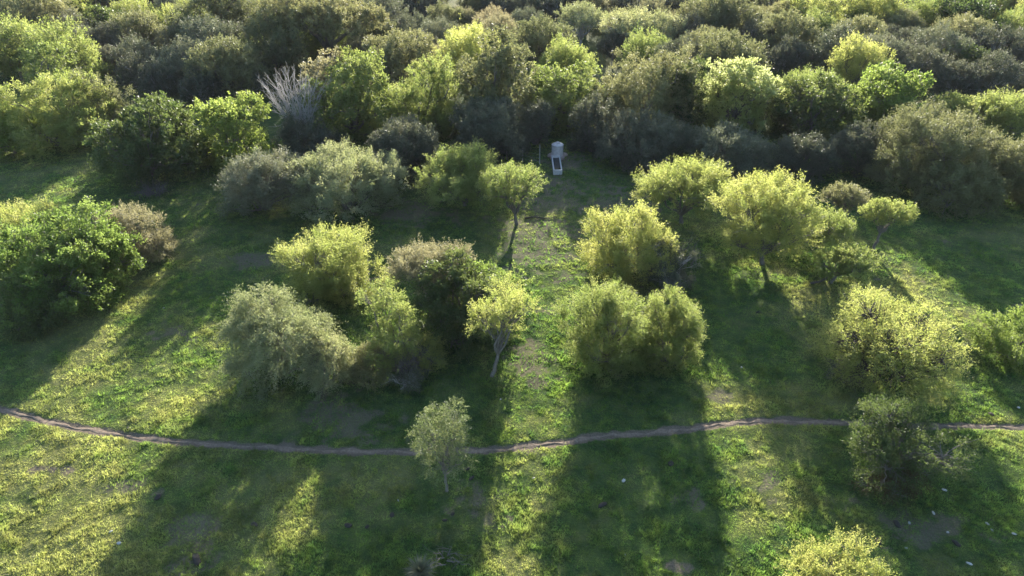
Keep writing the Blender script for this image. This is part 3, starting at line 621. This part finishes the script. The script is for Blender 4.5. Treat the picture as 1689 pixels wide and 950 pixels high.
# trees hidden between and behind the ones read off the photograph, that fill the gaps
rngf = random.Random(12)
for row in range(13):
    for c_ in range(-22, 23):
        Y = 96 + row * 7.6 + rngf.uniform(-2, 2); X = c_ * 7.8 + (row % 2) * 3.9 + rngf.uniform(-2, 2)
        if abs(X) > (depth(Y)) * .76 + 6: continue
        if Y > 186: continue
        if row < 3 and (955 < 844.5 + F * X / depth(Y, 2) < 1040 or 1235 < 844.5 + F * X / depth(Y, 2) < 1345): continue
        if any((X - a) ** 2 + (Y - b) ** 2 < (r * .9 + 3.3) ** 2 for a, b, r, *_ in forest): continue
        if any((X - a) ** 2 + (Y - b) ** 2 < (r + 3.0) ** 2 for a, b, r in HEROES): continue
        r = rngf.uniform(3.6, 5.4); forest.append((X, Y, r, .8 * r + 1.0, rngf.choice('ooggyyst')))
protos = {}
def proto(kd, v):
    if (kd, v) in protos: return protos[kd, v]
    sh, sty, mt, _ = KIND[kd]; rng = np.random.default_rng(hash((ord(kd), v)) % 9973)
    b, c, zc = 4.0, 3.0, 3.7
    lb = make_lobes(rng, sh, b, c if sh != 'spread' else 2.3, zc, (0, 0)); st = dict(STY[sty]); st['lai'] *= .85
    V, ti, p, k = foliage(rng, lb, st, .25, .1)
    holder = empty('forest_tree', (0, 0, 0))
    cr = mesh_np('crown', V, np.arange(len(V)).reshape(-1, 4), LM[mt], holder, {'tint': ti})
    mb = wood(rng, lb, p, k, .22, (0, 0), 1, 4, 1.3); tk = mb.build('trunk', BARK_PALE if kd in 'ps' else BARK, holder, True)
    protos[kd, v] = [holder, cr, tk, False]; return protos[kd, v]
ORD = ['first', 'second', 'third', 'fourth', 'fifth', 'sixth', 'seventh', 'eighth', 'ninth', 'tenth', 'eleventh', 'twelfth', 'thirteenth', 'fourteenth', 'fifteenth', 'sixteenth', 'seventeenth', 'eighteenth', 'nineteenth', 'twentieth']
ZONES = [(150, 'behind the yellow dome'), (330, 'beyond the wide dark tree'), (480, 'beyond the bare tree'), (700, 'beyond the light green tree'),
         (880, 'beyond the highest belt tree'), (1000, 'beyond the water tank'), (1130, 'beyond the olive topped tree'), (1290, 'beyond the tall pale tree'),
         (1400, 'beyond the shaded dark tree'), (1540, 'beyond the bright leafy tree'), (9999, 'beyond the wide olive tree')]
zone = {}
for i, (X, Y, r, zc, kd) in enumerate(forest):
    u = 844.5 + F * X / depth(Y, zc); z = next(n for lim, n in ZONES if u < lim)
    v = 475 - F * (Y * SP + (zc - CAM_H) * CP) / depth(Y, zc)
    rank = 'low' if v > 60 else ('midway' if v > 20 else 'high')
    zone.setdefault((kd, z, rank), []).append((u, i))
labels = {}
for (kd, z, rank), L_ in zone.items():
    L_.sort()
    for j, (u, i) in enumerate(L_):
        pre = '' if len(L_) == 1 else (ORD[j] + ' from left, ')
        labels[i] = f"{pre}{KIND[kd][3]} {rank} in forest {z}"
for i, (X, Y, r, zc, kd) in enumerate(forest):
    P_ = proto(kd, i % 4); h, cr, tk, used = P_
    if not used:
        P_[3] = True; o = h
    else:
        o = h.copy(); col.objects.link(o)
        for ch in (cr, tk):
            c2 = ch.copy(); col.objects.link(c2); c2.parent = o
    k = r / 4.0; rv = random.Random(i)
    o.location = (X, Y, gz(X, Y) - .05); o.rotation_euler = (0, 0, rv.uniform(0, 6.28)); o.scale = (k, k, zc / 3.7 * rv.uniform(.95, 1.05))
    tag(o, labels[i], 'tree', 'trees of the forest beyond the clearing')
# two large forest trees with their trunks in sight
hero('spreading_tree', (430, 645, -12, 95), (548, 118), 'spread', 'umbrella', 'olive', 'huge spreading tree with dark trunk rising out of the forest left of centre', 'tree', lai=1.5, root_r=.5, fork=3, bark=BARK, detail=10)
hero('conical_tree', (1338, 1412, 48, 135), (1376, 140), 'tall', 'feather', 'grey', 'grey conical tree standing at the forest edge in shade', 'tree', detail=4)

# ------------------------------------------------------------------ water tank, trough, rubble, fences
X, Y = at(919, 262); g0 = gz(X, Y); tank = empty('water_tank', (X, Y, g0)); Rt = .64
b = MB(); b.lathe([(.80, -.2), (.82, .22), (.78, .26)], 28); b.build('plinth', M_BRICK, tank)
b = MB(); prof = [(Rt - .03, .262), (Rt, .30)]
for i in range(5):
    z = .34 + i * .22; prof += [(Rt, z), (Rt + .018, z + .04), (Rt + .018, z + .08), (Rt, z + .12)]
prof += [(Rt, 1.48), (Rt + .03, 1.50), (Rt + .03, 1.56), (Rt - .03, 1.60), (.40, 1.70), (.24, 1.73)]; b.lathe(prof, 40)
b.build('tank_body', M_TANK, tank, True)
b = MB(); b.lathe([(.23, 1.732), (.23, 1.80), (.20, 1.83), (.05, 1.85)], 24); b.build('lid', M_TANK, tank, True)
b = MB(); b.tube([(.3, -Rt - .01, .36), (.3, -Rt - .25, .36), (.3, -Rt - .35, .30), (.3, -Rt - .9, .52)], .025, 8); b.build('pipe', M_POST, tank, True)
tag(tank, 'white ribbed plastic water tank on a round plinth behind the trough', 'tank')
X, Y = at(918, 277); trough = empty('trough', (X, Y, gz(X, Y))); w, l = .47, 2.1
b = MB()
b.box(-w, -w + .12, -l, l, -.15, .52); b.box(w - .12, w, -l, l, -.15, .52)
b.box(-w + .12, w - .12, -l, -l + .16, -.15, .518); b.box(-w + .12, w - .12, l - .3, l, -.15, .518); b.box(-w + .12, w - .12, -l + .16, l - .3, -.15, .1)
b.build('basin', M_CONC, trough)
b = MB(); b.box(-w + .121, w - .121, -l + .161, l - .301, .34, .36); b.build('water', M_WATER, trough)
tag(trough, 'long narrow concrete drinking trough full of dark water before the tank', 'trough')
def lump(name, px, py, r, mat, label, cat, seed, flat=.6, group=None, z=0):
    X, Y = at(px, py); rng = np.random.default_rng(seed); n, m = 10, 7; V = []; Fc = []
    for i in range(m):
        ph = -math.pi / 2 + math.pi * i / (m - 1)
        for k in range(n):
            t = 2 * math.pi * k / n; q = 1 + .28 * math.sin(2 * t + seed) + rng.uniform(-.16, .16)
            V.append((r * q * math.cos(ph) * math.cos(t), r * q * .75 * math.cos(ph) * math.sin(t), r * flat * (math.sin(ph) + .45) * (1 + rng.uniform(-.1, .1))))
    for i in range(m - 1):
        for k in range(n): Fc.append((i * n + k, i * n + (k + 1) % n, (i + 1) * n + (k + 1) % n, (i + 1) * n + k))
    o = mesh_np(name, np.array(V), np.array(Fc), mat, None, None, mat is not M_STONE)
    o.location = (X, Y, gz(X, Y) + z); o.rotation_euler = (0, 0, rng.uniform(0, 6)); tag(o, label, cat, group)
lump('stone', 909, 259, .42, M_BRICK, 'pinkish rubble block at the left foot of the tank', 'stone', 1, .7)
lump('stone', 930, 259, .42, M_BRICK, 'pinkish rubble block at the right foot of the tank', 'stone', 2, .7)
STONES = [(1558, 808, .22, 'pale stone nearest the shaded thorn tree'), (1540, 845, .20, 'elongated pale stone in the shade, second below the thorn tree'), (1500, 862, .17, 'round pale stone alone in the shade left of the elongated one'),
 (1494, 904, .18, 'pale stone lowest on the left of the shaded pale stones'), (1563, 878, .15, 'small pale stone midway in the shaded stone scatter'), (1628, 864, .20, 'pale stone in the upper pair near the right edge'),
 (1636, 874, .17, 'pale stone in the lower pair near the right edge'), (1598, 930, .22, 'long pale stone close to the bottom right corner'), (1672, 882, .20, 'pale stone closest to the right edge'),
 (1028, 798, .26, 'pale whitish stone in dark grass below the path at centre'), (1680, 672, .2, 'pale stone just above the path at the right edge'),
 (197, 898, .22, 'white stone in straw grass at lower left'), (184, 878, .15, 'small white stone above another at lower left'), (657, 828, .13, 'small pale stone left of the lone young tree'), (1030, 920, .1, 'tiny pale stone in shade near the bottom centre'),
 (1223, 607, .16, 'pale stone in shade above the path at right'), (270, 508, .13, 'tiny pale stone in shade right of the big leafy shrub'), (186, 600, .14, 'flat pale stone in sunlit straw grass at left'), (826, 662, .14, 'small pale stone on the shade edge right of the dead brush'),
 (880, 792, .14, 'small pale stone in sunlit grass below the path')]
for i, (a, b_, r, lb) in enumerate(STONES): lump('stone', a, b_, r * .52, M_STONE, lb, 'stone', 20 + i, .4, 'pale stones scattered in the grass')
DUNG = [(575, 871, .20, 'lowest left dark dung pat in shaded grass'), (606, 872, .13, 'small dark dung pat right of the lowest left one'), (647, 852, .16, 'dark dung pat below the lone young tree at left'),
 (734, 861, .12, 'dark dung pat directly below the lone young tree'), (769, 776, .18, 'dark dung pat just right of the lone young tree'), (778, 791, .16, 'brown dung pat below another beside the lone young tree'),
 (704, 765, .17, 'flat dark dung pat just left of the lone young tree'), (1106, 769, .22, 'dark dung pat in the shade strip below the path'), (747, 850, .12, 'dark dung pat right below the lone young tree'),
 (1252, 516, .22, 'dark clod in shade left of the large spreading tree'), (213, 708, .16, 'dark clod on grass just above the path at left'), (326, 928, .3, 'large dark clod near the bottom at left'),
 (1479, 865, .22, 'dark clod left of the round pale stone'), (1449, 893, .2, 'dark clod above the bottom treetop'), (1635, 683, .2, 'dark clod above the path near the right edge'), (262, 823, .2, 'dark clod at the shade edge at lower left'),
 (420, 868, .2, 'dark clod at the straw edge of the left shade'), (993, 838, .22, 'reddish dark clod in grass below the path at centre'), (1577, 898, .2, 'brown clod above the bottom right long stone')]
for i, (a, b_, r, lb) in enumerate(DUNG): lump('dung_pat', a, b_, r, M_DUNG, lb, 'dung', 60 + i, .35, 'dark pats and clods in the grass')
def fence(pts, label, hgt=1.5):
    P3 = [at(*p) for p in pts]; x0, y0 = P3[0]; root = empty('wire_fence', (x0, y0, 0)); rng = random.Random(3); tops = []
    for i, (x, y) in enumerate(P3):
        z = gz(x, y); hh = hgt * rng.uniform(.92, 1.08) if i else hgt * 1.5
        m_ = MB(); m_.tube([(x - x0, y - y0, z - .2), (x - x0 + rng.uniform(-.04, .04), y - y0, z + hh)], [.06, .05], 8); m_.build('post', M_POST, root); tops.append((x - x0, y - y0, z))
    m_ = MB()
    for f in (.35, .75, 1.15):
        for a, b_ in zip(tops, tops[1:]): m_.tube([(a[0], a[1] - .062, a[2] + f), ((a[0] + b_[0]) / 2, (a[1] + b_[1]) / 2 - .062, (a[2] + b_[2]) / 2 + f - .03), (b_[0], b_[1] - .062, b_[2] + f)], .008, 4)
    m_.build('wire', M_WIRE, root); tag(root, label, 'fence')
fence([(890, 272), (862, 268), (836, 264), (810, 262)], 'wire fence with a tall grey end post left of the tank')
fence([(1235, 124), (1258, 122), (1283, 120), (1308, 121), (1332, 119)], 'thin post fence in the dark gap before the forest at right')
def fallen(px, py, pts, r, label, mat=BARK_DARK):
    X, Y = at(px, py); m_ = MB(); n = len(pts); m_.tube(pts, [r * (1 - .7 * i / (n - 1)) for i in range(n)], 7)
    m_.tube([pts[1], (pts[1][0] + .5, pts[1][1] + .3, .25)], [r * .5, r * .2], 5)
    o = m_.build('fallen_branch', mat, None, True); o.location = (X, Y, gz(X, Y)); tag(o, label, 'branch')
fallen(865, 361, [(0, 0, .06), (.9, .1, .16), (1.9, 0, .05), (3.0, .2, .12)], .09, 'dark fallen branch beside the thin trunk left of the trough path')
fallen(1337, 468, [(0, 0, .08), (.8, .1, .2), (1.6, .5, .5), (2.2, 1.1, 1.1)], .11, 'dark curved log at the foot of the small leaning tree')
# spiky tussock cut by the bottom edge
def tussock():
    X, Y = at(694, 948); rng = np.random.default_rng(3); n = 260; V = []; 
    for i in range(n):
        a = rng.uniform(0, 2 * math.pi); e = rng.uniform(.25, 1.35); L = rng.uniform(.6, 1.1); w = .02
        d = np.array([math.cos(a) * math.cos(e), math.sin(a) * math.cos(e), math.sin(e)]); s = np.array([-math.sin(a), math.cos(a), 0]) * w
        b0 = d * .05; m1 = d * L * .55; t = d * L + np.array([0, 0, -.25 * L * math.cos(e)])
        V += [b0 - s, b0 + s, m1 + s, m1 - s, m1 - s, m1 + s, t + s * .1, t - s * .1]
    V = np.array(V); o = mesh_np('spiky_tussock', V, np.arange(len(V)).reshape(-1, 4), LM['grey'], None, {'tint': rng.random(len(V))})
    o.location = (X, Y, gz(X, Y)); tag(o, 'spiky green tussock plant at the bottom edge below the lone young tree', 'plant')
tussock()

# ------------------------------------------------------------------ air
b = MB(); b.box(-190, 190, -12, 235, -2.5, 30.5)
mh = bpy.data.materials.new('pale_haze'); mh.use_nodes = True; nt = mh.node_tree
for n in list(nt.nodes):
    if n.type == 'BSDF_PRINCIPLED': nt.nodes.remove(n)
pvn = nt.nodes.new('ShaderNodeVolumePrincipled'); pvn.inputs['Color'].default_value = (.93, .84, .96, 1)
pvn.inputs['Density'].default_value = .00007; pvn.inputs['Anisotropy'].default_value = 0.0
nt.links.new(pvn.outputs[0], nt.nodes['Material Output'].inputs['Volume'])
hz = b.build('haze', mh); tag(hz, 'thin pale morning haze hanging over the bush', 'haze', kind='stuff')
